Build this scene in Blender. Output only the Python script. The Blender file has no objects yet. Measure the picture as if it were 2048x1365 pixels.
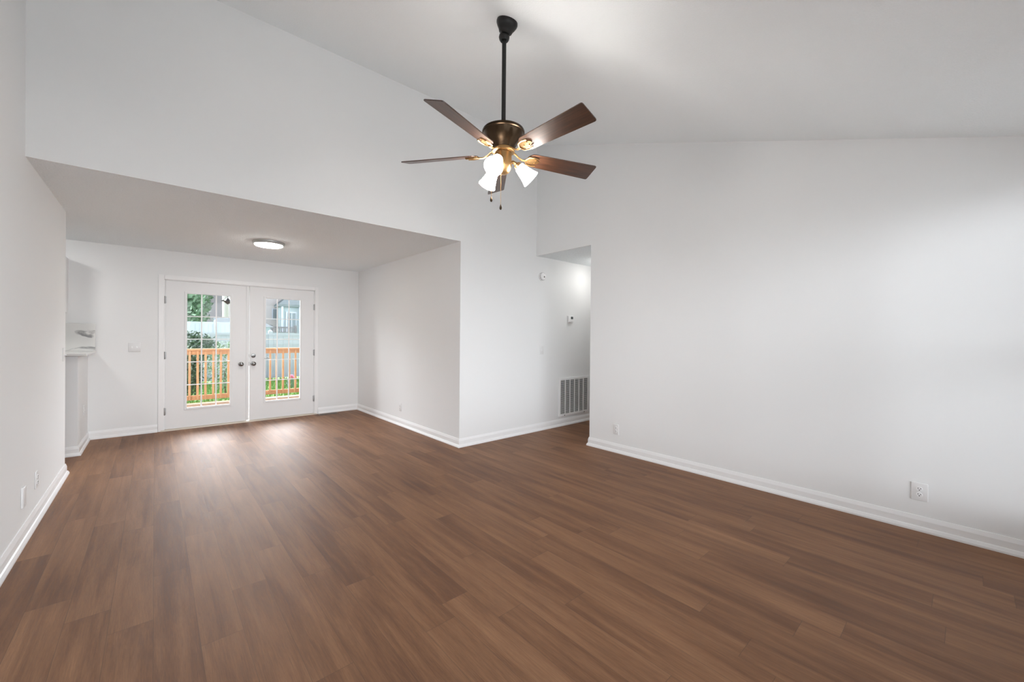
import bpy, bmesh, math, random
from mathutils import Vector, Matrix
random.seed(7)
S = bpy.context.scene
COL = S.collection

# ------------------------------------------------------------------ camera
YAW, PITCH, ROLL, FPX, CYP, CAMH = 41.543, -0.205, 0.472, 806.463, 675.887, 1.321
cd = bpy.data.cameras.new('camera')
cam = bpy.data.objects.new('camera', cd); COL.objects.link(cam)
yw, pt, ro = map(math.radians, (YAW, PITCH, ROLL))
F = Vector((math.sin(yw)*math.cos(pt), math.cos(yw)*math.cos(pt), math.sin(pt)))
R = Vector((math.cos(yw), -math.sin(yw), 0)); U = R.cross(F)
R2 = R*math.cos(ro)+U*math.sin(ro); U2 = -R*math.sin(ro)+U*math.cos(ro)
cam.matrix_world = Matrix(((R2.x, U2.x, -F.x, 0), (R2.y, U2.y, -F.y, 0), (R2.z, U2.z, -F.z, CAMH), (0, 0, 0, 1)))
cd.sensor_fit = 'HORIZONTAL'; cd.sensor_width = 36
cd.lens = FPX*36/2048
cd.shift_y = (CYP-682.5)/2048
cd.clip_start = .05; cd.clip_end = 200
S.camera = cam

# ------------------------------------------------------------------ world: overcast sky, brightened low on the street side to light the room
W = bpy.data.worlds.new('world'); S.world = W; W.use_nodes = True
nt = W.node_tree; nt.nodes.clear()
def N(t, kind, **kw):
    n = t.nodes.new(kind)
    for k, v in kw.items(): setattr(n, k, v)
    return n
def L(t, a, b): t.links.new(a, b)
def mth(t, op, a, b=None, c=None, clamp=False):
    n = N(t, 'ShaderNodeMath', operation=op, use_clamp=clamp)
    for i, v in enumerate((a, b, c)):
        if v is None: continue
        if isinstance(v, (int, float)): n.inputs[i].default_value = v
        else: L(t, v, n.inputs[i])
    return n.outputs[0]
SKY_BACK, SKY_BAND, SKY_FRONT = 0.38, 21.0, 9.0
tc = N(nt, 'ShaderNodeTexCoord'); sp = N(nt, 'ShaderNodeSeparateXYZ'); L(nt, tc.outputs['Generated'], sp.inputs[0])
zz = mth(nt, 'MAXIMUM', sp.outputs[2], 0.0)
grad = mth(nt, 'ADD', mth(nt, 'MULTIPLY', zz, 2.2), 1.0)
fr = mth(nt, 'MULTIPLY', sp.outputs[1], -1.0)
fr = N(nt, 'ShaderNodeMapRange', interpolation_type='SMOOTHSTEP'); L(nt, mth(nt, 'MULTIPLY', sp.outputs[1], -1.0), fr.inputs[0])
fr.inputs[1].default_value = .05; fr.inputs[2].default_value = .6; fr.inputs[3].default_value = 0; fr.inputs[4].default_value = 1
lowz = N(nt, 'ShaderNodeMapRange', interpolation_type='SMOOTHSTEP'); L(nt, zz, lowz.inputs[0])
lowz.inputs[1].default_value = .18; lowz.inputs[2].default_value = .42; lowz.inputs[3].default_value = 1; lowz.inputs[4].default_value = 0
glow = mth(nt, 'MULTIPLY', fr.outputs[0], lowz.outputs[0])
st = mth(nt, 'ADD', mth(nt, 'MULTIPLY', grad, SKY_BACK), mth(nt, 'MULTIPLY', glow, SKY_FRONT))
# bright sky band added behind the yard to light floor and dining area
def srange(x, a, b, c, d):
    q = N(nt, 'ShaderNodeMapRange', interpolation_type='SMOOTHSTEP'); L(nt, x, q.inputs[0])
    for i, v in enumerate((a, b, c, d)): q.inputs[i+1].default_value = v
    return q.outputs[0]
sky_boost = mth(nt, 'MULTIPLY', srange(zz, .10, .22, 0, 1), srange(zz, .50, .80, 1, .1))
sky_boost = mth(nt, 'MULTIPLY', sky_boost, srange(sp.outputs[1], -.1, .12, 0, 1))
st = mth(nt, 'ADD', st, mth(nt, 'MULTIPLY', sky_boost, SKY_BAND))
bg = N(nt, 'ShaderNodeBackground'); bg.inputs[0].default_value = (.92, .958, 1, 1); L(nt, st, bg.inputs[1])
wo = N(nt, 'ShaderNodeOutputWorld'); L(nt, bg.outputs[0], wo.inputs[0])

S.view_settings.view_transform = 'Standard'; S.view_settings.look = 'None'
S.view_settings.gamma = 1; S.view_settings.exposure = 0.0; S.view_settings.use_curve_mapping = False
S.cycles.use_denoising = True
S.cycles.max_bounces = 14; S.cycles.diffuse_bounces = 8; S.cycles.glossy_bounces = 5
S.cycles.transparent_max_bounces = 12
S.cycles.sample_clamp_indirect = 6
LAMP_FAN, LAMP_DINING, LAMP_HALL, LAMP_KITCHEN = 70.0, 58.0, 22.0, 50.0

def portal(name, loc, sx, sy, rot):
    l = bpy.data.lights.new(name, 'AREA'); l.shape = 'RECTANGLE'; l.size = sx; l.size_y = sy
    l.cycles.is_portal = True
    o = bpy.data.objects.new(name, l); o.location = loc; o.rotation_euler = rot; COL.objects.link(o)
# sky portals sit in the openings (they add no light, they only guide sampling)
for px in (.175, 1.675, 3.175): portal('portal_front', (px, -.76, 1.275), 1.4, 2.1, (math.radians(90), 0, 0))
portal('portal_door', (1.04, 7.30, 1.08), 1.8, 1.8, (math.radians(-90), 0, 0))

# ------------------------------------------------------------------ materials
def mat(name, col=(.8, .8, .8), rough=.5, metal=0, spec=.5, **kw):
    m = bpy.data.materials.new(name); m.use_nodes = True
    b = m.node_tree.nodes['Principled BSDF']
    b.inputs['Base Color'].default_value = (*col, 1); b.inputs['Roughness'].default_value = rough
    b.inputs['Metallic'].default_value = metal; b.inputs['Specular IOR Level'].default_value = spec
    for k, v in kw.items(): b.inputs[k].default_value = v
    return m
def bump(m, scale, strength, detail=2, dist=.002, stretch=None, voronoi=False):
    t = m.node_tree; b = t.nodes['Principled BSDF']
    tc = N(t, 'ShaderNodeTexCoord'); mp = N(t, 'ShaderNodeMapping'); L(t, tc.outputs['Object'], mp.inputs[0])
    if stretch: mp.inputs['Scale'].default_value = stretch
    n = N(t, 'ShaderNodeTexNoise'); n.inputs['Scale'].default_value = scale; n.inputs['Detail'].default_value = detail
    L(t, mp.outputs[0], n.inputs[0])
    bp = N(t, 'ShaderNodeBump'); bp.inputs['Strength'].default_value = strength; bp.inputs['Distance'].default_value = dist
    L(t, n.outputs[0], bp.inputs['Height']); L(t, bp.outputs[0], b.inputs['Normal'])
    return m
def tint(m, scale, amount, c2, detail=3, stretch=(1, 1, 1)):
    """noise variation of the base colour"""
    t = m.node_tree; b = t.nodes['Principled BSDF']
    tc = N(t, 'ShaderNodeTexCoord'); mp = N(t, 'ShaderNodeMapping'); L(t, tc.outputs['Object'], mp.inputs[0])
    mp.inputs['Scale'].default_value = stretch
    n = N(t, 'ShaderNodeTexNoise'); n.inputs['Scale'].default_value = scale; n.inputs['Detail'].default_value = detail
    L(t, mp.outputs[0], n.inputs[0])
    r = N(t, 'ShaderNodeMapRange'); L(t, n.outputs[0], r.inputs[0]); r.inputs[1].default_value = .3; r.inputs[2].default_value = .7
    r.inputs[4].default_value = amount
    mx = N(t, 'ShaderNodeMix', data_type='RGBA'); L(t, r.outputs[0], mx.inputs[0])
    mx.inputs[6].default_value = b.inputs['Base Color'].default_value[:]; mx.inputs[7].default_value = (*c2, 1)
    L(t, mx.outputs[2], b.inputs['Base Color'])
    return m
def emit(name, col, strength, base=(.9, .9, .9)):
    m = mat(name, base, .4)
    b = m.node_tree.nodes['Principled BSDF']
    b.inputs['Emission Color'].default_value = (*col, 1); b.inputs['Emission Strength'].default_value = strength
    return m

M_wall = bump(mat('white_wall_paint', (.85, .86, .862), .55, spec=.25), 90, .12, 2, .001)
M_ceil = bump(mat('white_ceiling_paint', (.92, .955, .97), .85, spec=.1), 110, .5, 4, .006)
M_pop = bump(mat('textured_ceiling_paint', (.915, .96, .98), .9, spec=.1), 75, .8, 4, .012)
M_trim = bump(mat('white_trim_paint', (.90, .905, .91), .32, spec=.4), 30, .05)
M_door = bump(mat('white_door_paint', (.84, .845, .85), .38, spec=.4), 40, .04)
M_plate = mat('white_plastic', (.80, .80, .80), .35)
M_plate2 = mat('bright_white_plastic', (.90, .905, .91), .3)
M_slot = mat('dark_slot', (.02, .02, .02), .6)
M_lcd = mat('grey_lcd', (.10, .11, .11), .25)
M_chrome = mat('satin_nickel', (.22, .215, .21), .22, 1)
M_hinge = mat('grey_hinge_steel', (.42, .42, .42), .4, .9)
M_duct = mat('dark_duct', (.06, .06, .055), .8)
M_black = bump(mat('black_metal', (.008, .008, .008), .4, .3), 200, .1)
M_bronze = bump(mat('oil_rubbed_bronze', (.042, .026, .014), .27, .85), 60, .05)
M_brass = mat('antique_brass', (.30, .18, .075), .34, .9)
M_trimring = mat('brushed_ring', (.45, .45, .44), .35, .8)
M_wood_out = tint(mat('cedar_stained_lumber', (.50, .27, .13), .7), 6, .6, (.36, .18, .085), 4, (1, 8, 1))
M_deck = tint(mat('deck_boards', (.34, .22, .145), .85), 5, .6, (.26, .16, .105), 4, (8, .6, 1))
M_vinyl = mat('white_vinyl', (.50, .53, .64), .4)
M_grass = tint(mat('lawn_grass', (.12, .25, .06), .9), 14, .8, (.22, .36, .12))
M_side1 = mat('pale_pink_siding', (.50, .455, .47), .6)
M_side2 = mat('pale_blue_siding', (.30, .365, .41), .6)
M_roof = tint(mat('grey_shingles', (.16, .19, .21), .85), 8, .6, (.24, .27, .29))
M_winglass = mat('dark_window_glass', (.16, .20, .23), .15)
M_dkwood = mat('dark_grey_deck_paint', (.16, .15, .17), .7)
M_leafA = tint(mat('dark_green_leaves', (.05, .095, .06), .6), 20, .8, (.12, .19, .12))
M_leafB = tint(mat('mid_green_leaves', (.13, .24, .15), .6), 5, .8, (.27, .37, .25))
M_bark = mat('brown_bark', (.12, .085, .06), .9)
M_pink = mat('pink_petals', (.85, .22, .40), .6)
M_street = mat('bounce_concrete', (.75, .75, .74), .9)  # made pale so the unseen street bounces light onto the ceiling
M_reg = mat('tan_register', (.20, .14, .10), .45, .3)

M_fanshade = emit('glowing_frosted_glass', (1, .94, .88), LAMP_FAN)
M_dining = emit('glowing_diffuser', (1, .98, .95), LAMP_DINING)
M_halllamp = emit('glowing_hall_dome', (1, .97, .93), LAMP_HALL)
M_kitlamp = emit('glowing_kitchen_dome', (1, .98, .96), LAMP_KITCHEN)

def glass_mat():
    m = bpy.data.materials.new('clear_pane_glass'); m.use_nodes = True; t = m.node_tree; t.nodes.clear()
    tr = N(t, 'ShaderNodeBsdfTransparent'); tr.inputs[0].default_value = (.965, .97, .975, 1)
    gl = N(t, 'ShaderNodeBsdfGlossy'); gl.inputs['Roughness'].default_value = .02
    fz = N(t, 'ShaderNodeFresnel'); fz.inputs[0].default_value = 1.2
    mx = N(t, 'ShaderNodeMixShader'); L(t, fz.outputs[0], mx.inputs[0]); L(t, tr.outputs[0], mx.inputs[1]); L(t, gl.outputs[0], mx.inputs[2])
    o = N(t, 'ShaderNodeOutputMaterial'); L(t, mx.outputs[0], o.inputs[0])
    return m
M_glass = glass_mat()

def floor_mat():
    m = mat('walnut_vinyl_planks', rough=.4, spec=.5); t = m.node_tree; b = t.nodes['Principled BSDF']
    tc = N(t, 'ShaderNodeTexCoord'); sp = N(t, 'ShaderNodeSeparateXYZ'); L(t, tc.outputs['Object'], sp.inputs[0])
    X, Y = sp.outputs[0], sp.outputs[1]
    PW, PL = .1515, 1.22
    u = mth(t, 'DIVIDE', X, PW); row = mth(t, 'FLOOR', u); fu = mth(t, 'SUBTRACT', u, row)
    def rnd(v, k):   # hash of a number
        n = N(t, 'ShaderNodeTexWhiteNoise', noise_dimensions='1D'); L(t, mth(t, 'ADD', v, k), n.inputs['W']); return n.outputs[0]
    off = rnd(row, 3.7)
    v = mth(t, 'ADD', mth(t, 'DIVIDE', Y, PL), off); cell = mth(t, 'FLOOR', v); fv = mth(t, 'SUBTRACT', v, cell)
    idn = mth(t, 'ADD', mth(t, 'MULTIPLY', row, 17.31), mth(t, 'MULTIPLY', cell, 5.77))
    r1, r2, r3 = rnd(idn, .13), rnd(idn, 91.7), rnd(idn, 45.1)
    # grain: noise stretched along the plank, shifted per plank
    def grain(sx, sy, scale, detail, rough=.55, dist=0.0):
        cv = N(t, 'ShaderNodeCombineXYZ'); L(t, mth(t, 'ADD', mth(t, 'MULTIPLY', X, sx), mth(t, 'MULTIPLY', r2, 37.0)), cv.inputs[0])
        L(t, mth(t, 'ADD', mth(t, 'MULTIPLY', Y, sy), mth(t, 'MULTIPLY', r3, 53.0)), cv.inputs[1]); L(t, mth(t, 'MULTIPLY', r1, 9.0), cv.inputs[2])
        n = N(t, 'ShaderNodeTexNoise'); n.inputs['Scale'].default_value = scale; n.inputs['Detail'].default_value = detail
        n.inputs['Roughness'].default_value = rough; n.inputs['Distortion'].default_value = dist; L(t, cv.outputs[0], n.inputs[0]); return n.outputs[0]
    g1 = grain(16, 1.1, 1.0, 5, .6, .5)       # broad cathedral bands
    g2 = grain(190, 7, 1.0, 4, .65, .3)       # fine streaks
    g3 = grain(4.5, 1.0, 1.0, 2)              # slow drift along the board
    def rng(x, a, bb, c, d):
        r = N(t, 'ShaderNodeMapRange'); L(t, x, r.inputs[0])
        for i, q in enumerate((a, bb, c, d)): r.inputs[1+i].default_value = q
        return r.outputs[0]
    tone = mth(t, 'ADD', mth(t, 'MULTIPLY', r1, .22), mth(t, 'MULTIPLY', rng(g1, .3, .7, 0, 1), .44))
    tone = mth(t, 'ADD', tone, mth(t, 'MULTIPLY', rng(g2, .3, .7, 0, 1), .32))
    tone = mth(t, 'ADD', tone, mth(t, 'MULTIPLY', rng(g3, .3, .7, -.5, .5), .30))
    g4 = grain(520, 26, 1.0, 3, .6)
    tone = mth(t, 'ADD', tone, mth(t, 'MULTIPLY', rng(g4, .3, .7, -.5, .5), .16))
    cr = N(t, 'ShaderNodeValToRGB'); L(t, tone, cr.inputs[0])
    e = cr.color_ramp.elements
    e[0].position = .0; e[0].color = (.08, .027, .008, 1)
    e[1].position = 1.0; e[1].color = (.34, .170, .078, 1)
    for p_, c_ in ((.3, (.135, .051, .017)), (.55, (.195, .085, .033)), (.8, (.26, .122, .054))):
        q = e.new(p_); q.color = (*c_, 1)
    # seams
    def seam(f, w):
        a = mth(t, 'MINIMUM', f, mth(t, 'SUBTRACT', 1.0, f)); return mth(t, 'LESS_THAN', a, w)
    sm = mth(t, 'MAXIMUM', seam(fu, .006), seam(fv, .0009))
    mx = N(t, 'ShaderNodeMix', data_type='RGBA'); L(t, mth(t, 'MULTIPLY', sm, .5), mx.inputs[0]); L(t, cr.outputs[0], mx.inputs[6]); mx.inputs[7].default_value = (.035, .018, .01, 1)
    L(t, mx.outputs[2], b.inputs['Base Color'])
    L(t, rng(g2, .3, .7, .50, .64), b.inputs['Roughness']); b.inputs['Specular Tint'].default_value = (1, .86, .76, 1)
    bp = N(t, 'ShaderNodeBump'); bp.inputs['Strength'].default_value = .25; bp.inputs['Distance'].default_value = .0006
    L(t, mth(t, 'SUBTRACT', g2, mth(t, 'MULTIPLY', sm, 1.5)), bp.inputs['Height']); L(t, bp.outputs[0], b.inputs['Normal'])
    return m
M_floor = floor_mat(); M_floor.node_tree.nodes['Principled BSDF'].inputs['Specular IOR Level'].default_value = .80

def blade_mat():
    m = mat('walnut_fan_blade', (.12, .05, .025), .34, spec=1.0); t = m.node_tree; b = t.nodes['Principled BSDF']
    tc = N(t, 'ShaderNodeTexCoord'); mp = N(t, 'ShaderNodeMapping'); L(t, tc.outputs['Object'], mp.inputs[0]); mp.inputs['Scale'].default_value = (3, 60, 20)
    n = N(t, 'ShaderNodeTexNoise'); n.inputs['Scale'].default_value = 1.5; n.inputs['Detail'].default_value = 5; L(t, mp.outputs[0], n.inputs[0])
    cr = N(t, 'ShaderNodeValToRGB'); L(t, n.outputs[0], cr.inputs[0]); e = cr.color_ramp.elements
    e[0].position = .3; e[0].color = (.022, .009, .005, 1); e[1].position = .72; e[1].color = (.085, .034, .016, 1)
    L(t, cr.outputs[0], b.inputs['Base Color']); return m
M_blade = blade_mat()

def marble_mat():
    m = mat('white_marble_slab', (.78, .78, .76), .2); t = m.node_tree; b = t.nodes['Principled BSDF']
    tc = N(t, 'ShaderNodeTexCoord'); va = N(t, 'ShaderNodeVectorMath', operation='ADD'); va.inputs[1].default_value = (.07, 0, -.01); L(t, tc.outputs['Object'], va.inputs[0]); mp = N(t, 'ShaderNodeMapping'); L(t, va.outputs[0], mp.inputs[0])
    mp.inputs['Rotation'].default_value = (0, math.radians(38), 0); mp.inputs['Scale'].default_value = (3.2, 3, 9)
    mp.inputs['Location'].default_value = (2.2, 0, 5.4)
    n = N(t, 'ShaderNodeTexNoise'); n.inputs['Scale'].default_value = 1.0; n.inputs['Detail'].default_value = 4; n.inputs['Distortion'].default_value = .7; L(t, mp.outputs[0], n.inputs[0])
    cr = N(t, 'ShaderNodeValToRGB'); L(t, n.outputs[0], cr.inputs[0]); e = cr.color_ramp.elements
    e[0].position = .60; e[0].color = (.78, .78, .76, 1); e[1].position = .68; e[1].color = (.30, .30, .30, 1)
    L(t, cr.outputs[0], b.inputs['Base Color']); return m
M_marble = marble_mat()

# ------------------------------------------------------------------ mesh builder
class MB:
    def __init__(s): s.bm = bmesh.new()
    def add(s, vs, fs, M=None):
        vv = [s.bm.verts.new(M @ Vector(v) if M else Vector(v)) for v in vs]
        for f in fs:
            try: s.bm.faces.new([vv[i] for i in f])
            except ValueError: pass
        return s
    def box(s, x0, x1, y0, y1, z0, z1, M=None):
        v = [(x, y, z) for x in (x0, x1) for y in (y0, y1) for z in (z0, z1)]
        return s.add(v, [(0, 1, 3, 2), (4, 6, 7, 5), (0, 4, 5, 1), (2, 3, 7, 6), (0, 2, 6, 4), (1, 5, 7, 3)], M)
    def bbox(s, x0, x1, y0, y1, z0, z1, b=.003, seg=2, M=None):
        t = bmesh.new(); q = MB.__new__(MB); q.bm = t; q.box(x0, x1, y0, y1, z0, z1)
        bmesh.ops.bevel(t, geom=t.edges[:], offset=b, segments=seg, affect='EDGES', profile=.5)
        s.merge(t, M); return s
    def merge(s, t, M=None):
        t.verts.ensure_lookup_table(); t.verts.index_update()
        s.add([v.co[:] for v in t.verts], [[v.index for v in f.verts] for f in t.faces], M); t.free()
    def lathe(s, prof, n=32, M=None):
        vs = []; fs = []
        for (r, z) in prof:
            for k in range(n):
                a = 2*math.pi*k/n; vs.append((r*math.cos(a), r*math.sin(a), z))
        for i in range(len(prof)-1):
            for k in range(n):
                a, b_ = i*n+k, i*n+(k+1) % n
                fs.append((a, b_, b_+n, a+n))
        fs.append(list(range(n))[::-1]); fs.append([(len(prof)-1)*n+k for k in range(n)])
        return s.add(vs, fs, M)
    def tube(s, pts, r, n=10, flat=1.0):
        pts = [Vector(p) for p in pts]; rr = r if isinstance(r, (list, tuple)) else [r]*len(pts)
        vs = []; fs = []; up = Vector((0, 0, 1))
        for i, p in enumerate(pts):
            d = (pts[min(i+1, len(pts)-1)]-pts[max(i-1, 0)]).normalized()
            a = d.cross(up); a = a.normalized() if a.length > .05 else Vector((1, 0, 0)); c = a.cross(d).normalized()
            for k in range(n):
                t_ = 2*math.pi*k/n; vs.append(p+a*rr[i]*math.cos(t_)+c*rr[i]*flat*math.sin(t_))
        for i in range(len(pts)-1):
            for k in range(n): fs.append((i*n+k, i*n+(k+1) % n, (i+1)*n+(k+1) % n, (i+1)*n+k))
        fs.append(list(range(n))[::-1]); fs.append([(len(pts)-1)*n+k for k in range(n)])
        return s.add(vs, fs)
    def prism(s, outline, z0, z1, M=None):
        n = len(outline)
        vs = [(x, y, z0) for x, y in outline]+[(x, y, z1) for x, y in outline]
        fs = [list(range(n))[::-1], [n+i for i in range(n)]]+[(i, (i+1) % n, n+(i+1) % n, n+i) for i in range(n)]
        return s.add(vs, fs, M)
    def build(s, name, m, parent=None, smooth=None, loc=None):
        bmesh.ops.recalc_face_normals(s.bm, faces=s.bm.faces[:])
        me = bpy.data.meshes.new(name); s.bm.to_mesh(me); s.bm.free()
        me.materials.append(m)
        if smooth is not None:
            me.polygons.foreach_set('use_smooth', [True]*len(me.polygons)); me.set_sharp_from_angle(angle=math.radians(smooth))
        o = bpy.data.objects.new(name, me); COL.objects.link(o)
        if loc: o.location = loc
        if parent: o.parent = parent
        return o
def tag(o, label, cat, group=None):
    o['label'] = label; o['category'] = cat
    if group: o['group'] = group
    return o
def struct(o): o['kind'] = 'structure'; return o
def empty(name, loc=(0, 0, 0), rz=0, M=None):
    o = bpy.data.objects.new(name, None); o.empty_display_size = .1; COL.objects.link(o)
    if M is not None: o.matrix_world = M
    else: o.location = loc; o.rotation_euler = (0, 0, rz)
    return o
def dup(root, loc, rz, label=None):
    r = root.copy(); COL.objects.link(r); r.location = loc; r.rotation_euler = (0, 0, rz)
    if label: r['label'] = label
    for ch in list(root.children):
        c = ch.copy(); COL.objects.link(c); c.parent = r
        for g in ch.children:
            d = g.copy(); COL.objects.link(d); d.parent = c
    return r

# ------------------------------------------------------------------ room dimensions (metres)
XL, XD, XR = -.62, 2.703, 3.966        # left wall, dining right wall, long right wall
YF, YB, YH, YD = -.62, 3.978, 3.04, 7.173   # front wall, vault end wall, hall near corner, french-door wall
YL = 5.545                              # end of left wall
CH, HV, SL = 2.44, 3.975, .335          # flat ceiling, vault top, vault slope
T = .12
vz = lambda y: HV-SL*(YB-y)

struct(MB().box(-4.3, 8.6, -.74, YD+T, -.08, 0).build('floor', M_floor))
# vaulted ceiling slab
m = MB(); y0, y1 = YF-T, YB+.15
m.add([(XL-T, y0, vz(y0)), (XR+T, y0, vz(y0)), (XR+T, y1, vz(y1)), (XL-T, y1, vz(y1)),
       (XL-T, y0, vz(y0)+.15), (XR+T, y0, vz(y0)+.15), (XR+T, y1, vz(y1)+.15), (XL-T, y1, vz(y1)+.15)],
      [(0, 1, 2, 3), (7, 6, 5, 4), (0, 4, 5, 1), (1, 5, 6, 2), (2, 6, 7, 3), (3, 7, 4, 0)])
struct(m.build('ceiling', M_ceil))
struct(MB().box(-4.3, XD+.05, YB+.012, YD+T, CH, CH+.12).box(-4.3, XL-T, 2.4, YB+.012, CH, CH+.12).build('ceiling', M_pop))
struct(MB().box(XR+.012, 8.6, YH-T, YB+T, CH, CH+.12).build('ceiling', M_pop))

# walls
struct(MB().box(XL-T, XL, YF-T, YB+.012, 0, 4.1).box(XL-T, XL, YB+.012, YL, 0, CH).build('wall_left', M_wall))
struct(MB().box(XR, XR+T, YF-T, YH, 0, 4.1).box(XR, XR+.012, YH, YB, CH, 4.1).build('wall_right', M_wall))
# vault end wall: band above the dining opening and the hall opening
struct(MB().box(XL, XR+T, YB, YB+.012, CH, 4.1).build('wall_upper', M_wall))
struct(MB().box(XD, 8.6, YB, YB+T, 0, CH).build('wall_hall', M_wall))
struct(MB().box(XD, XD+T, YB+T, YD, 0, CH).build('wall_dining', M_wall))
struct(MB().box(XR+T, 8.6, YH-T, YH, 0, CH).build('wall_passage', M_wall))
struct(MB().box(8.6, 8.7, YH-T, YB+T, 0, CH+.12).build('wall_far', M_wall))
DX0, DX1, DZ = .092, 1.988, 2.055       # rough opening of the french doors
struct(MB().box(-4.3, DX0, YD, YD+T, 0, CH).box(DX1, XD+T, YD, YD+T, 0, CH).box(DX0, DX1, YD, YD+T, DZ, CH).build('wall_back', M_wall))
# front wall with unseen windows added behind the camera to light the room
WZ0, WZ1 = .25, 2.3
wx = [(-.5, .85), (1.0, 2.35), (2.5, 3.85)]
m = MB().box(XL, XR, YF-T, YF, 0, WZ0).box(XL, XR, YF-T, YF, WZ1, CH+.02)
for a, b_ in ((XL, -.5), (.85, 1.0), (2.35, 2.5), (3.85, XR)): m.box(a, b_, YF-T, YF, WZ0, WZ1)
struct(m.build('wall_front', M_wall))
for i, (a, b_) in enumerate(wx):
    m = MB(); f = .05
    m.box(a, b_, YF-.09, YF-.03, WZ0, WZ0+f).box(a, b_, YF-.09, YF-.03, WZ1-f, WZ1).box(a, a+f, YF-.09, YF-.03, WZ0+f, WZ1-f).box(b_-f, b_, YF-.09, YF-.03, WZ0+f, WZ1-f)
    m.box(a+f, b_-f, YF-.085, YF-.035, (WZ0+WZ1)/2-.025, (WZ0+WZ1)/2+.025)
    w = struct(m.build('window_%d' % (i+1), M_trim))
    MB().box(a+f, b_-f, YF-.062, YF-.058, WZ0+f, WZ1-f).build('pane', M_glass, w)
    MB().box(a-.05, b_+.05, YF, YF+.05, WZ0-.03, WZ0).build('window_sill', M_trim, w)
# kitchen shell behind the left wall
struct(MB().box(-4.3, -4.2, 2.4, YD, 0, CH).build('wall_kitchen', M_wall))
struct(MB().box(-4.2, XL-T, 2.4, 2.5, 0, CH).build('wall_kitchen', M_wall))
# half wall under the counter
HX, HY, HZ = -.615, 6.322, 1.07
struct(MB().box(-3.0, HX, HY, HY+.12, 0, HZ).box(HX-.12, HX, HY+.12, YD, 0, HZ).build('wall_half', M_wall))

# ------------------------------------------------------------------ baseboards (profile swept with mitred corners)
PROF = [(0, .102), (.005, .102), (.0125, .074), (.0125, .034), (.019, .030), (.027, .012), (.027, 0), (0, 0)]
def base(name, pts, side=1, prof=PROF, m_=M_trim, caps=True):
    P = [Vector((x, y, 0)) for x, y in pts]; n = len(P); rings = []
    nr = lambda d: Vector((-d.y, d.x, 0))*side
    for i, p in enumerate(P):
        d0 = (P[i]-P[i-1]).normalized() if i > 0 else None; d1 = (P[i+1]-P[i]).normalized() if i < n-1 else None
        if d0 is None: mv = nr(d1)
        elif d1 is None: mv = nr(d0)
        else:
            a, b_ = nr(d0), nr(d1); mv = (a+b_)/(1+a.dot(b_))
        rings.append([p+mv*o+Vector((0, 0, z)) for o, z in prof])
    k = len(prof); vs = [v for r in rings for v in r]; fs = []
    for i in range(n-1):
        for j in range(k): fs.append((i*k+j, i*k+(j+1) % k, (i+1)*k+(j+1) % k, (i+1)*k+j))
    fs += [list(range(k)), [(n-1)*k+j for j in range(k)][::-1]]
    return struct(MB().add(vs, fs).build(name, m_))
base('baseboard_left', [(XL, YF), (XL, YL), (XL-T, YL), (XL-T, 4.9)], -1)
base('baseboard_right', [(XR, YF), (XR, YH), (8.6, YH)], 1)
base('baseboard_dining', [(XD, YD), (XD, YB), (8.6, YB)], -1)
base('baseboard_back', [(DX1+.052, YD), (XD, YD)], -1)
base('baseboard_back', [(HX, YD), (DX0-.06, YD)], -1)
base('baseboard_kitchen', [(-3.0, HY), (HX, HY), (HX, YD)], -1)
base('baseboard_front', [(XL, YF), (XR, YF)], 1)

# door casing (mitred): profile swept around the opening
cw = .058
m = MB()
for (a, b_, c_, d_) in ((DX0-.057, DX0+.003, 0, DZ+.053), (DX1-.003, DX1+.05, 0, DZ+.053)):
    m.bbox(a, b_, YD-.016, YD, c_, d_, .004)
m.bbox(DX0+.003, DX1-.003, YD-.0155, YD, DZ-.004, DZ+.053, .004)
struct(m.build('trim_1', M_trim))
# jamb lining
struct(MB().box(DX0, DX0+.012, YD, YD+T, 0, DZ).box(DX1-.012, DX1, YD, YD+T, 0, DZ).box(DX0, DX1, YD, YD+T, DZ-.012, DZ).box(DX0+.012, DX0+.028, YD+.052, YD+T, 0, DZ-.012).box(DX0, DX1, YD+.052, YD+T, DZ-.026, DZ-.012).build('trim_2', M_trim))
# threshold
M_thr = mat('pale_threshold', (.62, .56, .48), .4)
m = MB().add([(DX0-.03, YD-.03, 0), (DX1+.03, YD-.03, 0), (DX1+.03, YD-.02, .016), (DX0-.03, YD-.02, .016), (DX0-.03, YD+T, .018), (DX1+.03, YD+T, .018), (DX0-.03, YD+T, 0), (DX1+.03, YD+T, 0)],
             [(0, 1, 2, 3), (3, 2, 5, 4), (4, 5, 7, 6), (6, 7, 1, 0), (0, 3, 4, 6), (1, 7, 5, 2)])
struct(m.build('trim_3', M_thr))

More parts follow.
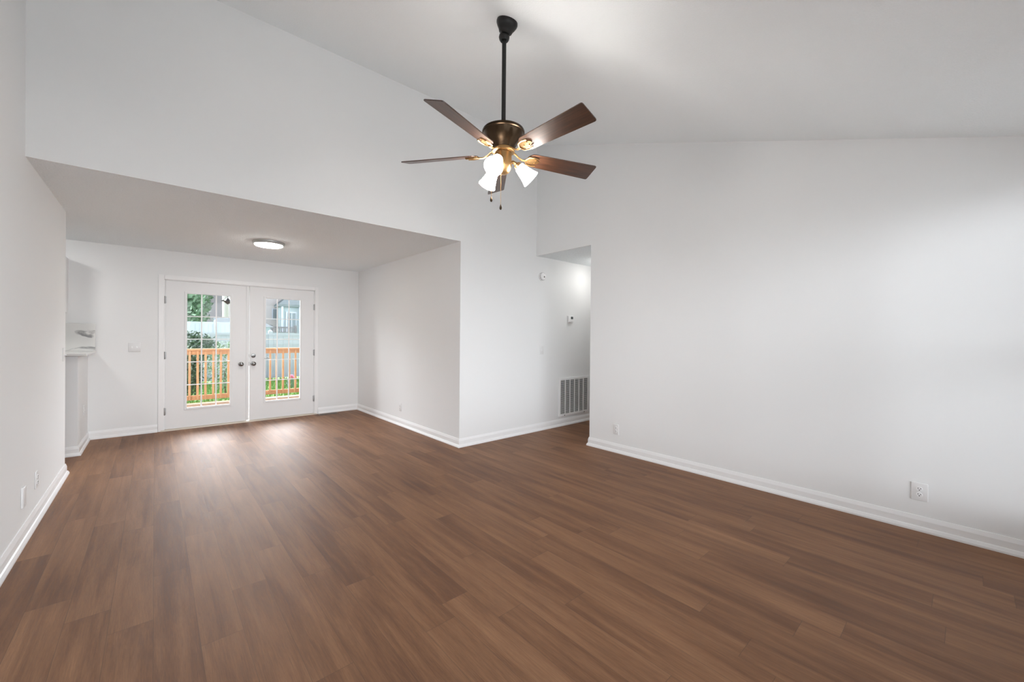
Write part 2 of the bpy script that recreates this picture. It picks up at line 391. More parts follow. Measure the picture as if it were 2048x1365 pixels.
# ------------------------------------------------------------------ french doors
def cyl(c, axis, r, l, n=20, m=None):
    """lathe helper matrix: local z along axis"""
    z = Vector(axis).normalized(); q = z.to_track_quat('Z', 'Y'); return Matrix.Translation(c) @ q.to_matrix().to_4x4()
def knob(parent, x, z, y):
    M = cyl((x, y, z), (0, -1, 0), 0, 0)
    k = MB().lathe([(.032, 0), (.033, .004), (.030, .009), (.014, .012), (.012, .03), (.02, .036), (.028, .044), (.030, .054), (.026, .064), (.016, .069), (.004, .070)], 28, M).build('door_knob', M_chrome, parent, 40)
    return k
def door(idx, x0, x1, lx0, lx1, hinge_left, gapx):
    z0, z1, ya, yb = .022, 2.040, YD+.004, YD+.048
    lz0, lz1 = .287, 1.880
    r = struct(empty('door_%d' % idx, (x0 if hinge_left else x1, YD, 0)))
    inv = Matrix.Translation(-Vector(r.location))
    def B(mb, name, m_, par=None, smooth=None):
        bmesh.ops.transform(mb.bm, matrix=inv, verts=mb.bm.verts[:]); return mb.build(name, m_, par or r, smooth)
    s = MB().box(x0, lx0, ya, yb, z0, z1).box(lx1, x1, ya, yb, z0, z1).box(lx0, lx1, ya, yb, z0, lz0).box(lx0, lx1, ya, yb, lz1, z1)
    B(s, 'door_slab', M_door)
    # raised lite frame
    f = .024; m = MB()
    for a in ((lx0-f, lx0+.006, lz0-f, lz1+f), (lx1-.006, lx1+f, lz0-f, lz1+f)): m.bbox(a[0], a[1], ya-.011, ya+.01, a[2], a[3], .004)
    for a in ((lx0+.006, lx1-.006, lz0-f, lz0+.006), (lx0+.006, lx1-.006, lz1-.006, lz1+f)): m.bbox(a[0], a[1], ya-.0105, ya+.01, a[2], a[3], .004)
    B(m, 'lite_frame', M_door)
    B(MB().box(lx0, lx1, (ya+yb)/2+.002, (ya+yb)/2+.006, lz0, lz1), 'glass_pane', M_glass)
    m = MB(); mw = .016; yg = (ya+yb)/2
    for k in (1, 2):
        xx = lx0+(lx1-lx0)*k/3; m.bbox(xx-mw/2, xx+mw/2, yg-.009, yg+.001, lz0, lz1, .003)
    for k in range(1, 5):
        z = lz0+(lz1-lz0)*k/5; m.box(lx0, lx1, yg-.007, yg, z-mw/2+.002, z+mw/2-.002)
    B(m, 'muntin_grid', M_trim)
    hx = x0-.004 if hinge_left else x1+.004
    for z in (1.775, 1.024, .264):
        m = MB().lathe([(.0065, -.05), (.0075, -.048), (.0075, .048), (.0065, .05)], 14, Matrix.Translation((hx, ya-.007, z)))
        m.box(hx-.014, hx+.014, ya-.003, ya+.001, z-.045, z+.045)
        B(m, 'hinge', M_hinge, None, 40)
    return r, B, ya
d1, B1, ya = door(1, .107, 1.040, .330, .832, True, 0)
m = MB().bbox(1.026, 1.062, ya-.012, ya, .03, 2.035, .003); B1(m, 'astragal', M_door)
k = knob(d1, .964-d1.location.x, .872, ya-YD)
d2, B2, ya = door(2, 1.070, 1.972, 1.277, 1.770, False, 0)
knob(d2, 1.120-d2.location.x, .874, ya-YD)
M = cyl((1.120-d2.location.x, ya-YD, .995), (0, -1, 0), 0, 0)
MB().lathe([(.031, 0), (.032, .006), (.028, .014), (.010, .016), (.010, .018)], 28, M).bbox(-.018, .018, -.005, .005, .016, .034, .003, 2, M).build('deadbolt', M_chrome, d2, 40)
m = MB().box(1.058, 1.068, ya-.002, ya+.02, .845, .90).box(1.058, 1.068, ya-.002, ya+.02, .975, 1.015)
B2(m, 'strike_plate', M_hinge)
B2(MB().box(1.052, 1.090, YD+.049, YD+.056, .86, 2.035), 'gap_light_block', M_hinge)  # added strip, keeps daylight out of the upper door gap
# small dark lever latch on the glass edge of the right door
m = MB().tube([(1.295, ya-.012, .955), (1.305, ya-.030, .962), (1.335, ya-.032, .945)], [.006, .008, .007], 10).bbox(1.262, 1.300, ya-.018, ya-.008, .944, .955, .002)
B2(m, 'lever_latch', M_hinge, None, 40)

# ------------------------------------------------------------------ wall plates, outlets, switches (local frame: x right, z up, y into room = -y)
def plate(name, w, h, t=.007, m_=M_plate):
    r = empty(name)
    MB().bbox(-w/2, w/2, -t, 0, -h/2, h/2, .003, 3).build('cover_plate', m_, r, 30)
    return r
def outlet(w=.072, h=.118, name='wall_outlet'):
    r = plate(name, w, h)
    for s in (1, -1):
        rc = MB().lathe([(.0165, 0), (.0165, .0095), (.0155, .0105)], 24, Matrix.Translation((0, 0, s*.0195)) @ Matrix.Rotation(math.radians(90), 4, 'X')).build('receptacle', M_plate2, r, 30)
        m = MB().box(-.0080, -.0050, -.0115, -.0100, s*.0195+.001, s*.0195+.009).box(.0050, .0080, -.0115, -.0100, s*.0195+.001, s*.0195+.008)
        m.lathe([(.0032, .0100), (.0032, .0115)], 12, Matrix.Translation((0, 0, s*.0195-.0065)) @ Matrix.Rotation(math.radians(90), 4, 'X'))
        m.build('slots', M_slot, rc)
    MB().lathe([(.003, .006), (.003, .0085)], 12, Matrix.Rotation(math.radians(90), 4, 'X')).build('screw', M_plate, r, 30)
    return r
def switch(gang=1):
    r = plate('light_switch', .072+.046*(gang-1), .118)
    for g in range(gang):
        x = (g-(gang-1)/2)*.046
        MB().box(x-.006, x+.006, -.0085, -.006, -.013, .013).bbox(x-.0045, x+.0045, -.020, -.007, -.009, .002, .0015).build('toggle', M_plate2, r)
        for s in (1, -1): MB().lathe([(.0028, .006), (.0028, .0082)], 10, Matrix.Translation((x, 0, s*.030)) @ Matrix.Rotation(math.radians(90), 4, 'X')).build('screw', M_plate, r, 30)
    return r
def put(o, loc, rz): o.location = loc; o.rotation_euler = (0, 0, math.radians(rz)); return o
G_OUT = 'white electrical outlets around the room'
o = put(outlet(.084, .122), (XR, .210, .268), -90); tag(o, 'white duplex outlet low on the long right wall, nearest the camera', 'outlet', G_OUT)
def mk(label, loc, rz, group=G_OUT): return tag(put(outlet(), loc, rz), label, 'outlet', group)
mk('white duplex outlet low on the long right wall beside the hallway corner', (XR, 2.660, .262), -90)
mk('white duplex outlet low on the dining side wall right of the french doors', (XD, 5.505, .266), -90)
mk('white duplex outlet low on the left wall, the one nearer the kitchen opening', (XL, 4.318, .288), 90)
mk('white outlet on the end of the half wall under the counter', (HX, 6.78, .42), 90)
b = put(plate('blank_cover_plate', .078, .128, .012), (XL, 3.930, .284), 90)
for s in (1, -1): MB().lathe([(.003, .011), (.003, .0135)], 10, Matrix.Translation((0, 0, s*.048)) @ Matrix.Rotation(math.radians(90), 4, 'X')).build('screw', M_plate, b, 30)
tag(b, 'thick white blank cover plate low on the left wall, nearer the camera', 'wall plate')
tag(put(switch(2), (-.196, YD, 1.138), 0), 'white double light switch on the back wall left of the french doors', 'light switch', 'white light switches')
tag(put(switch(1), (4.083, YB, 1.130), 0), 'white single light switch on the hallway wall left of the return grille', 'light switch', 'white light switches')
tag(put(switch(1), (XL, 5.425, 1.122), 90), 'white light switch at the kitchen end of the left wall', 'light switch', 'white light switches')

# thermostat
t_ = empty('thermostat', (4.688, YB, 1.585))
MB().bbox(-.062, .062, -.006, 0, -.052, .052, .003).build('mounting_plate', M_plate, t_)
MB().bbox(-.058, .058, -.030, -.006, -.048, .048, .006, 3).build('housing', M_plate2, t_, 30)
MB().box(-.012, .040, -.0312, -.0295, .000, .038).build('display', M_lcd, t_)
m = MB()
for x in (-.010, .012, .034): m.bbox(x-.007, x+.007, -.033, -.029, -.030, -.020, .0015)
m.build('buttons', M_plate, t_)
tag(t_, 'small white thermostat with grey screen on the hallway wall above the grille', 'thermostat')
# round alarm
a_ = empty('smoke_alarm', (4.075, YB, 2.166)); RX = Matrix.Rotation(math.radians(90), 4, 'X')
MB().lathe([(.060, 0), (.060, .010), (.056, .014)], 36, RX).build('base_ring', M_plate, a_, 35)
MB().lathe([(.052, .012), (.052, .026), (.044, .036), (.030, .039)], 36, RX).build('housing', M_plate2, a_, 35)
m = MB()
for k in range(12):
    an = 2*math.pi*k/12; m.box(-.006, .006, -.0265, -.018, .0505, .0535, Matrix.Rotation(an, 4, 'Y'))
m.build('vent_slots', M_lcd, a_)
MB().lathe([(.011, .038), (.011, .0415), (.009, .043)], 20, Matrix.Translation((.012, 0, -.008)) @ RX).build('test_button', M_chrome, a_, 35)
tag(a_, 'round white smoke alarm high on the hallway wall', 'smoke alarm')
# return air grille
gx0, gx1, gz0, gz1 = 4.448, 5.152, .138, .708
g_ = empty('return_air_grille', ((gx0+gx1)/2, YB, gz0)); w2 = (gx1-gx0)/2; hh = gz1-gz0; fr_ = .034
MB().box(-w2+fr_, w2-fr_, -.004, -.001, fr_, hh-fr_).build('duct_backing', M_duct, g_)
MB().bbox(-w2, w2, -.014, 0, 0, fr_, .003).bbox(-w2, w2, -.014, 0, hh-fr_, hh, .003).bbox(-w2, -w2+fr_, -.0138, 0, fr_, hh-fr_, .003).bbox(w2-fr_, w2, -.0138, 0, fr_, hh-fr_, .003).build('frame', M_trim, g_)
m = MB(); n_ = 33
for i in range(n_):
    z = fr_+(hh-2*fr_)*(i+.5)/n_
    m.add([(-w2+fr_, -.012, z-.0030), (w2-fr_, -.012, z-.0030), (w2-fr_, -.012, z-.0010), (-w2+fr_, -.012, z-.0010),
           (-w2+fr_, -.004, z+.0000), (w2-fr_, -.004, z+.0000), (w2-fr_, -.004, z+.0018), (-w2+fr_, -.004, z+.0018)],
          [(0, 1, 2, 3), (3, 2, 6, 7), (7, 6, 5, 4), (4, 5, 1, 0), (0, 3, 7, 4), (1, 5, 6, 2)])
m.build('louvers', M_trim, g_)
for i in range(1, 6):
    x = -w2+fr_+(2*w2-2*fr_)*i/6; MB().box(x-.006, x+.006, -.0145, -.004, fr_, hh-fr_).build('divider', M_trim, g_)
for x in (-w2+.12, w2-.12): MB().lathe([(.007, .013), (.007, .019), (.004, .021)], 14, Matrix.Translation((x, 0, .014)) @ RX).build('latch', M_chrome, g_, 35)
tag(g_, 'large white louvered return air grille low on the hallway wall', 'air grille')
# floor register
f_ = empty('floor_register', (2.165, 7.035, 0))
MB().bbox(-.15, .15, -.052, .052, .0, .006, .002).build('frame', M_reg, f_)
m = MB()
for i in range(14):
    x = -.125+i*.0192; m.box(x-.0062, x+.0062, -.036, .036, .0055, .0066)
m.build('slots', M_slot, f_)
tag(f_, 'brown metal floor register beside the french doors', 'floor vent')

# ------------------------------------------------------------------ kitchen corner
tag(MB().bbox(-3.0, -.545, 6.285, YD-.001, HZ+.001, HZ+.03, .004).build('countertop', M_marble), 'white marble countertop over the half wall at the kitchen opening', 'countertop')
tag(MB().bbox(-3.0, -.551, YD-.02, YD-.001, HZ+.0305, 1.434, .002).build('backsplash', M_marble), 'grey veined marble backsplash standing on the counter', 'backsplash')
c_ = empty('wall_cabinet', (-1.2, 6.87, 1.56))
MB().box(-.4, .42, 0, YD-6.87, 0, .65).build('body', M_door, c_)
for s in (0, 1):
    dd = MB().bbox(-.395+s*.408, .007+s*.408, -.02, 0, .003, .647, .003).build('door', M_door, c_)
    MB().bbox(-.345+s*.408, -.043+s*.408, -.024, -.019, .055, .595, .004).build('door_panel', M_door, dd)
    MB().tube([(-.03+s*.065, -.02, .05), (-.03+s*.065, -.045, .055), (-.03+s*.065, -.045, .145), (-.03+s*.065, -.02, .15)], .005, 10).build('handle', M_chrome, dd, 40)
tag(c_, 'white wall cabinet above the backsplash, mostly hidden by the left wall', 'cabinet')

# ------------------------------------------------------------------ ceiling lamps
def flush(name, loc, r, h, m_, label, group=None):
    e = empty(name, loc)
    MB().lathe([(r, 0), (r, -.012), (r*.985, -.018), (r*.955, -.020), (r*.955, -.030), (r*.93, -.034), (r*.86, -.034)], 56).build('trim_ring', M_trimring, e, 30)
    MB().lathe([(r*.865, -.03), (r*.86, -.040), (r*.78, -h*.86), (r*.55, -h*.97), (r*.2, -h)], 56).build('diffuser', m_, e, 50)
    return tag(e, label, 'ceiling light', group)
flush('ceiling_light', (1.034, 5.644, CH), .172, .056, M_dining, 'round flush ceiling light with metal ring on the low dining ceiling')
flush('ceiling_light', (4.98, 3.52, CH), .15, .09, M_halllamp, 'hallway ceiling light hidden just behind the long right wall corner')
flush('ceiling_light', (-1.27, 6.2, CH), .16, .08, M_kitlamp, 'kitchen ceiling light hidden behind the left wall')

# ------------------------------------------------------------------ ceiling fan
FX, FY = 1.638, 1.946
fan = empty('ceiling_fan', (FX, FY, 2.40))
fo = Matrix.Translation((-FX, -FY, -2.40))
def FB(mb, name, m_, par=fan, smooth=35):
    bmesh.ops.transform(mb.bm, matrix=fo, verts=mb.bm.verts[:]); return mb.build(name, m_, par, smooth)
nz = Vector((0, SL, -1)).normalized()
cb = Vector((FX, FY-.030, 0)); cb.z = vz(cb.y)
MC = Matrix.Translation(cb) @ nz.to_track_quat('Z', 'Y').to_matrix().to_4x4()
FB(MB().lathe([(.064, -.004), (.067, .010), (.065, .020), (.056, .036), (.047, .048), (.043, .055), (.041, .062), (.034, .069), (.020, .072)], 40, MC), 'canopy', M_black)
FB(MB().lathe([(.024, 3.178), (.031, 3.188), (.034, 3.202), (.031, 3.214), (.02, 3.222)], 28, Matrix.Translation((FX, FY, 0))), 'hanger_ball', M_black)
FB(MB().lathe([(.0135, 2.62), (.0135, 3.20)], 24, Matrix.Translation((FX, FY, 0))), 'downrod', M_black)
FB(MB().lathe([(.022, 2.618), (.024, 2.628), (.024, 2.645), (.018, 2.655)], 24, Matrix.Translation((FX, FY, 0))), 'rod_collar', M_black)
TF = Matrix.Translation((FX, FY, 0))
FB(MB().lathe([(.03, 2.626), (.105, 2.622), (.130, 2.614), (.134, 2.606), (.133, 2.597), (.127, 2.594), (.125, 2.588), (.117, 2.570), (.105, 2.552), (.091, 2.535), (.079, 2.519), (.072, 2.507), (.066, 2.496)], 64, TF), 'motor_housing', M_bronze)
FB(MB().lathe([(.064, 2.500), (.072, 2.494), (.072, 2.480), (.060, 2.474)], 48, TF), 'flywheel', M_brass)
FB(MB().lathe([(.046, 2.478), (.053, 2.470), (.053, 2.395), (.050, 2.380), (.044, 2.365), (.036, 2.352), (.024, 2.344), (.008, 2.340)], 48, TF), 'switch_housing', M_brass)
A0, BR, BP = 126.7, .667, -.326
zb = 2.463
for k in range(5):
    an = math.radians(A0+72*k)
    piv = Matrix.Translation((FX, FY, zb)) @ Matrix.Rotation(an, 4, 'Z')
    MBk = piv @ Matrix.Rotation(BP, 4, 'X')
    # blade outline: rounded root, flared to a square tip with small corner radii
    w0, w1, r0, r1 = .054, .067, .165, BR; out = []
    for q in range(9):
        a = math.pi/2+math.pi*q/8; out.append((r0+.045+.045*math.cos(a)*1.0, w0*math.sin(a)))
    out += [(r1-.012, -w1), (r1-.003, -w1+.003), (r1, -w1+.012), (r1, w1-.012), (r1-.003, w1-.003), (r1-.012, w1)]
    b_ = MB().prism(out, 0, .006)
    bmesh.ops.transform(b_.bm, matrix=Matrix.Identity(4), verts=b_.bm.verts[:])
    ob = b_.build('blade', M_blade, fan)
    ob.matrix_local = fo @ MBk
    # blade iron: S arm plus scroll loop plate under the blade
    ir = MB()
    arm = [(.066, 0, .026), (.085, 0, .018), (.105, 0, .002), (.130, 0, -.010), (.160, 0, -.008)]
    t1 = MB(); t1.tube(arm, [.010, .009, .008, .009, .010], 10, .6); ir.merge(t1.bm, piv)
    lp = MB()
    pl = []
    for q in range(13):
        a = math.pi*2*q/12; pl.append((.205+.048*math.cos(a), .026*math.sin(a)*(1.0-.25*math.cos(a))))
    lp.prism([(x*.999, y) for x, y in pl[:-1]], -.006, 0)
    lp.tube([(.150, 0, -.007), (.170, .030, -.008), (.205, .036, -.009), (.238, .030, -.008)], .0045, 8)
    lp.tube([(.150, 0, -.007), (.170, -.030, -.008), (.205, -.036, -.009), (.238, -.030, -.008)], .0045, 8)
    for (sx, sy) in ((.19, 0), (.225, .012), (.225, -.012)): lp.lathe([(.0045, -.006), (.004, -.009), (.001, -.0095)], 10, Matrix.Translation((sx, sy, 0)))
    ir.merge(lp.bm, MBk)
    FB(ir, 'blade_iron', M_brass)
# light kit: three arms and bell shades
Rv = Vector((math.cos(yw), -math.sin(yw), 0)); Fv = Vector((math.sin(yw), math.cos(yw), 0))
for az in (-107, 8, 128):
    d = Rv*math.cos(math.radians(az))+Fv*math.sin(math.radians(az))
    c0 = Vector((FX, FY, 2.412)); p1 = c0+d*.040; p2 = c0+d*.062+Vector((0, 0, .010)); p3 = c0+d*.082+Vector((0, 0, .000))
    ax = (d*.72-Vector((0, 0, .69))).normalized()
    p4 = p3+ax*.012
    am = FB(MB().tube([p1, p2, p3, p4], [.011, .010, .011, .014], 14), 'lamp_arm', M_brass)
    Q = Matrix.Translation(p4) @ ax.to_track_quat('Z', 'Y').to_matrix().to_4x4()
    FB(MB().lathe([(.016, -.010), (.024, -.004), (.027, .008), (.027, .018), (.024, .020)], 28, Q), 'fitter_cup', M_brass)
    FB(MB().lathe([(.024, .010), (.031, .018), (.036, .040), (.042, .072), (.050, .100), (.0575, .120), (.058, .123), (.053, .120), (.030, .116), (.005, .114)], 40, Q), 'glass_shade', M_fanshade, fan, 50)
for (ru, fu_, zbot) in ((-.072, -.02, 2.165), (-.012, -.055, 2.105)):
    p = Vector((FX, FY, 0))+Rv*ru+Fv*fu_; q = Vector((FX, FY, 0))+(Rv*ru+Fv*fu_)*.6
    ch = MB().tube([(q.x, q.y, 2.425), (p.x, p.y, 2.405), (p.x, p.y, zbot+.03)], .0012, 6)
    z = zbot+.03
    while z < 2.40: ch.lathe([(.0004, z-.0018), (.0019, z), (.0004, z+.0018)], 6, Matrix.Translation((p.x, p.y, 0))); z += .0065
    c = FB(ch, 'pull_chain', M_brass)
    FB(MB().lathe([(.001, zbot+.032), (.003, zbot+.026), (.007, zbot+.012), (.008, zbot+.004), (.005, zbot-.003), (.001, zbot-.005)], 16, Matrix.Translation((p.x, p.y, 0))), 'pull_fob', M_bronze, c)
tag(fan, 'dark bronze ceiling fan with five walnut blades and three lit glass shades', 'ceiling fan')

# ------------------------------------------------------------------ outside: deck, railing, fences, plants, houses
struct(MB().box(-60, 60, YD+T+.02, 90, -.35, -.25).build('ground', M_grass))
struct(MB().box(-60, 60, -60, YF-T-.02, -.35, -.25).build('ground', M_street))
dk = empty('wooden_deck', (1.2, 9.0, -.25))
for i in range(21):
    y = 7.31+i*.15; MB().bbox(-4.7, 3.8, y-9.0, y-9.0+.143, .11, .15, .004, 1).build('deck_board', M_deck, dk)
MB().box(-4.7, 3.8, 10.46-9, 10.49-9, 0, .148).build('rim_joist', M_wood_out, dk)
tag(dk, 'tan board deck outside the french doors', 'deck')
rl = empty('deck_railing', (0, 10.3, -.10))
MB().bbox(-3.4, 4.9, -.07, .07, 1.08, 1.118, .004).build('cap_rail', M_wood_out, rl)
MB().box(-3.4, 4.9, .0, .038, .995, 1.08).build('top_rail', M_wood_out, rl)
MB().box(-3.4, 4.9, .0, .038, .08, .172).build('bottom_rail', M_wood_out, rl)
for i in range(-31, 38):
    x = .523+(i)*.1275
    if x > 4.85: break
    if any(abs(x-p) < .07 for p in (-3.35, -1.4, .0, 1.55, 3.2, 4.85)): continue
    MB().box(x-.018, x+.018, -.036, .0, .09, 1.075).build('baluster', M_wood_out, rl)
for x in (-3.35, -1.4, .0, 1.55, 3.2, 4.85): MB().box(x-.045, x+.045, -.045, .045, 0, 1.08).build('post', M_wood_out, rl)
tag(rl, 'reddish cedar deck railing with square balusters behind the door glass', 'railing')

def fence(name, y, x0, x1, z0, z1, step, label):
    e = empty(name, ((x0+x1)/2, y, z0)); cx = (x0+x1)/2; h = z1-z0
    MB().box(x0-cx, x1-cx, -.03, .03, h-.12, h-.02).build('top_rail', M_vinyl, e)
    MB().box(x0-cx, x1-cx, -.03, .03, .06, .2).build('bottom_rail', M_vinyl, e)
    m = MB(); x = x0
    while x < x1: m.box(x-cx, x-cx+.145, -.012, .012, .1, h-.05); x += .15
    m.build('panel_boards', M_vinyl, e)
    x = x0
    while x <= x1+.01:
        MB().box(x-cx-.06, x-cx+.06, -.06, .06, -.05, h+.02).lathe([(.09, h+.02), (.09, h+.04), (.01, h+.1)], 4, Matrix.Translation((x-cx, 0, 0)) @ Matrix.Rotation(math.pi/4, 4, 'Z')).build('post', M_vinyl, e); x += step
    return tag(e, label, 'fence')
fence('vinyl_fence', 16.0, -6.2, 9.9, -.25, 1.38, 2.3, 'nearer white vinyl fence across the back of the lawn')
fence('vinyl_fence', 22.0, -9.5, 3.15, -.25, 1.86, 2.3, 'taller white vinyl fence standing behind the nearer one, seen through the left door')

def leaves(name, c, rad, n, size, m_, par=None, seed=1, shell=.55):
    rs = random.Random(seed); mb = MB()
    for _ in range(n):
        v = Vector((rs.gauss(0, 1), rs.gauss(0, 1), rs.gauss(0, 1))).normalized()*(shell+(1-shell)*rs.random())
        p = Vector((c[0]+v.x*rad[0], c[1]+v.y*rad[1], c[2]+v.z*rad[2]))
        a = Vector((rs.gauss(0, 1), rs.gauss(0, 1), rs.gauss(0, 1))).normalized(); b_ = a.orthogonal().normalized(); c2 = a.cross(b_)
        s = size*(.6+.8*rs.random())
        mb.add([p-b_*s, p+c2*s*.45, p+b_*s, p-c2*s*.45], [(0, 1, 2, 3)])
    return mb.build(name, m_, par)
def plant(name, x, y, z, rad, n, size, m_, label, cat, seed, trunk=(.05, .3), group=None):
    e = empty(name, (x, y, z))
    MB().tube([(0, 0, 0), (.02, 0, trunk[1]*.5), (0, .02, trunk[1]+rad[2]*.8)], [trunk[0], trunk[0]*.8, trunk[0]*.4], 8).build('trunk', M_bark, e, 60)
    leaves('foliage', (0, 0, trunk[1]+rad[2]), rad, n, size, m_, e, seed)
    return tag(e, label, cat, group)
GT = 'trees beyond the fences'
plant('broadleaf_tree', .1, 27, -.25, (2.0, 1.9, 2.7), 7000, .16, M_leafB, 'green leafy tree beyond the fences at the left of the left door glass', 'tree', 3, (.2, 1.3), GT)
plant('broadleaf_tree', -7.2, 30, -.25, (3.6, 2.6, 3.6), 5000, .2, M_leafB, 'wide green tree farther left behind the fences', 'tree', 5, (.22, 1.6), GT)
plant('broadleaf_tree', 1.35, 34, -.25, (1.6, 1.8, 2.9), 4500, .15, M_leafB, 'green tree between the nearer tree and the pinkish house', 'tree', 6, (.18, 1.2), GT)
plant('evergreen_shrub', .50, 11.45, -.25, (.33, .33, .62), 3400, .035, M_leafA, 'dark evergreen shrub behind the deck railing', 'shrub', 8, (.03, .08))
plant('airy_shrub', 1.27, 11.9, -.25, (.42, .35, .62), 1500, .032, M_leafB, 'loose light shrub behind the railing, right of the dark evergreen', 'shrub', 9, (.02, .18))
plant('spreading_shrub', .62, 13.6, -.25, (.75, .5, .45), 2200, .05, M_leafA, 'spreading shrub in front of the nearer fence', 'shrub', 11, (.03, .75))
pk = empty('pink_flower_plant', (2.98, 13.0, -.25))
leaves('foliage', (0, 0, .14), (.16, .16, .14), 300, .03, M_leafB, pk, 21)
for (dx, dz) in ((0, .36), (.05, .31), (-.05, .30)):
    MB().tube([(0, 0, .08), (dx*.6, 0, .2), (dx, 0, dz)], .004, 6).build('stem', M_leafB, pk)
    MB().lathe([(.012, dz-.02), (.042, dz), (.05, dz+.02), (.03, dz+.04), (.008, dz+.035)], 12, Matrix.Translation((dx, 0, 0))).build('bloom', M_pink, pk, 40)
tag(pk, 'small plant with pink blooms on the lawn seen through the right door', 'flowering plant')
gr = MB(); rs = random.Random(5)
for _ in range(9000):
    x, y = rs.uniform(-.5, 4.5), rs.uniform(10.7, 15.9); h = rs.uniform(.05, .13); a = rs.uniform(0, 6.28); dx, dy = math.cos(a)*.012, math.sin(a)*.012
    gr.add([(x-dx, y-dy, -.25), (x+dx, y+dy, -.25), (x+rs.uniform(-.03, .03), y+rs.uniform(-.03, .03), -.25+h)], [(0, 1, 2)])
g = gr.build('grass', M_grass); g['kind'] = 'stuff'; tag(g, 'short green lawn grass between railing and fence', 'grass')

# unseen roof and side walls added to block street-side sky from the yard
m = MB(); ye, yr = YF-.5, YD+.55
m.add([(-16, ye, 2.62), (18, ye, 2.62), (18, 3.9, 6.35), (-16, 3.9, 6.35), (-16, yr, 2.75), (18, yr, 2.75),
       (-16, ye, 2.74), (18, ye, 2.74), (18, 3.9, 6.5), (-16, 3.9, 6.5), (-16, yr, 2.87), (18, yr, 2.87)],
      [(0, 1, 2, 3), (3, 2, 5, 4), (6, 9, 8, 7), (9, 10, 11, 8), (0, 6, 7, 1), (4, 5, 11, 10), (0, 3, 9, 6), (3, 4, 10, 9), (1, 7, 8, 2), (2, 8, 11, 5)])
struct(m.build('roof', M_roof))
struct(MB().box(-16, -4.3, YF-T, YD+T, -.25, 2.6).box(8.7, 18, YF-T, YD+T, -.25, 2.6).build('wall_skyblock', M_side2))

# neighbour houses
def window(par, x, y, z, w, h):
    f = MB().box(x-.06, x+w+.06, y-.05, y, z-.06, z+h+.06).build('window', M_vinyl, par)
    MB().box(x, x+w, y-.06, y-.045, z, z+h).box(x, x+w, y-.07, y-.06, z+h*.48, z+h*.52).build('pane', M_winglass, f)
h1 = empty('neighbour_house', (3.2, 31.5, -.25))
MB().box(.35, 7.5, 0, 3.4, 0, 7.0).build('siding_wall', M_side1, h1)
window(h1, 6.04-3.2, 0, 2.62, .30, .66)
MB().add([(-.3, -.1, 6.9), (7.8, -.1, 6.9), (7.8, 1.7, 8.4), (-.3, 1.7, 8.4), (-.3, 3.6, 6.9), (7.8, 3.6, 6.9), (-.3, -.1, 6.75), (7.8, -.1, 6.75), (-.3, 3.6, 6.75), (7.8, 3.6, 6.75)],
         [(0, 1, 2, 3), (3, 2, 5, 4), (0, 3, 4, 8, 6), (1, 7, 9, 5, 2), (0, 6, 7, 1), (4, 5, 9, 8), (6, 8, 9, 7)]).build('roof', M_roof, h1)
tag(h1, 'pale pinkish house behind the fence with a narrow window', 'house')
h2 = empty('neighbour_house', (8.0, 30, -.25))
MB().box(-1.82, 1.6, 0, 1.05, 0, 3.58).build('siding_wall', M_side2, h2)
MB().box(1.6, 1.68, -.02, 0, 0, 3.58).build('corner_trim', M_vinyl, h2)
MB().add([(-1.95, -.3, 3.55), (2.2, -.3, 3.55), (2.2, .8, 4.7), (-.7, .8, 4.7), (-1.95, 1.2, 3.55), (2.2, 1.2, 3.55), (-1.95, -.3, 3.4), (2.2, -.3, 3.4), (-1.95, 1.2, 3.4), (2.2, 1.2, 3.4)],
         [(0, 1, 2, 3), (3, 2, 5, 4), (0, 3, 4, 8, 6), (1, 7, 9, 5, 2), (0, 6, 7, 1), (4, 5, 9, 8), (6, 8, 9, 7)]).build('roof', M_roof, h2)
dr = MB().box(-1.50, -.86, -.06, 0, 1.62, 3.08).build('patio_door', M_vinyl, h2)
MB().box(-1.40, -1.18, -.08, -.05, 1.66, 3.0).box(-1.12, -.92, -.08, -.05, 1.66, 3.0).build('pane', M_winglass, dr)
for x in (-1.75, -.70): MB().box(x-.05, x+.05, -.28, -.18, 0, 3.42).build('porch_post', M_vinyl, h2)
MB().box(-.68, -.58, -.05, 0, 1.9, 3.7).build('shutter', M_dkwood, h2)
tag(h2, 'pale blue house with grey roof and a dark glazed door behind the fence', 'house')
d3 = empty('raised_deck', (5.6, 28.55, -.25))
MB().box(-1.6, 1.2, 0, 1.05, 1.55, 1.68).build('platform', M_side2, d3)
MB().box(-1.6, 1.2, 0, .06, 1.95, 2.05).box(-1.6, 1.2, 0, .05, 1.68, 1.73).build('rail', M_dkwood, d3)
m = MB()
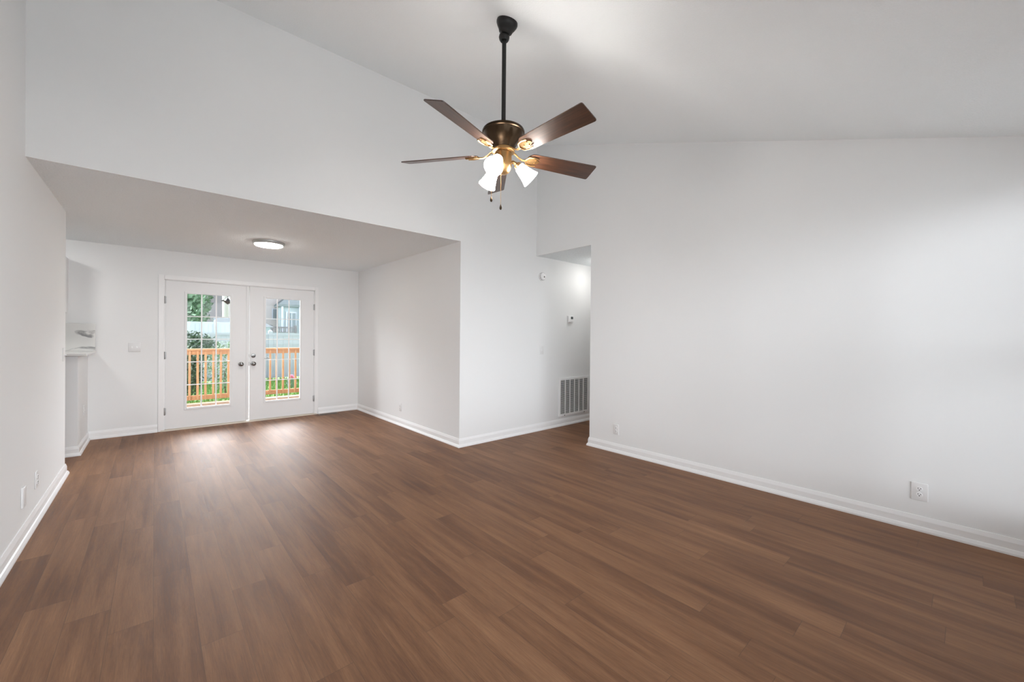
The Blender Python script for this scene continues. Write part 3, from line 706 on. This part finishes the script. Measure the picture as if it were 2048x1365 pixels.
for i in range(24): m.box(-1.58+i*.12, -1.53+i*.12, .01, .05, 1.7, 2.0)
m.build('baluster_row', M_dkwood, d3)
for x in (-1.55, -.2, 1.15): MB().box(x-.06, x+.06, -.02, .1, 0, 2.15).build('post', M_dkwood, d3)
tag(d3, 'raised deck with dark grey railing beside the pale blue house', 'deck')
s1 = empty('garden_shed', (4.62, 26.5, -.25))
MB().box(-.62, .35, 0, 1.4, 0, 2.0).build('wall', M_side2, s1)
MB().add([(-.7, -.1, 1.98), (.5, -.1, 1.98), (-.1, .7, 2.4), (-.7, 1.5, 1.98), (.5, 1.5, 1.98)], [(0, 1, 2), (1, 4, 2), (4, 3, 2), (3, 0, 2), (0, 3, 4, 1)]).build('roof', M_roof, s1)
tag(s1, 'small shed with low grey roof just above the fence line', 'shed')
s2 = empty('neighbour_garage', (3.0, 25.5, -.25))
MB().box(-.5, .7, 0, 3, 0, 1.95).build('wall', M_side1, s2)
MB().add([(-.65, -.2, 1.93), (.85, -.2, 1.93), (.85, 1.5, 2.5), (-.65, 1.5, 2.5), (-.65, 3.2, 1.93), (.85, 3.2, 1.93)], [(0, 1, 2, 3), (3, 2, 5, 4), (0, 3, 4), (1, 5, 2), (0, 4, 5, 1)]).build('roof', M_roof, s2)
tag(s2, 'low building with grey roof behind the taller fence', 'garage')

# porch lantern hanging in front of the doors from a wall arm
LX, LY, LZ = .852, 7.66, 1.835
p = empty('porch_lantern', (LX, LY, LZ))
MB().lathe([(.004, .052), (.018, .04), (.05, .012), (.062, .0), (.045, -.018), (.014, -.045), (.004, -.052)], 6).build('lantern_body', M_black, p)
MB().lathe([(.004, .0), (.004, .48)], 8, Matrix.Translation((0, 0, .05))).tube([(0, 0, .53), (0, -.1, .56), (0, -.367, .56)], .01, 8).build('hanging_arm', M_black, p)
MB().bbox(-.05, .05, -.367, -.35, .48, .62, .005).build('wall_mount', M_black, p)
MB().tube([(-.05, 0, .005), (-.085, 0, .0)], [.014, .006], 8).build('side_finial', M_black, p)
tag(p, 'black lantern hanging outside the top of the left french door', 'lantern')
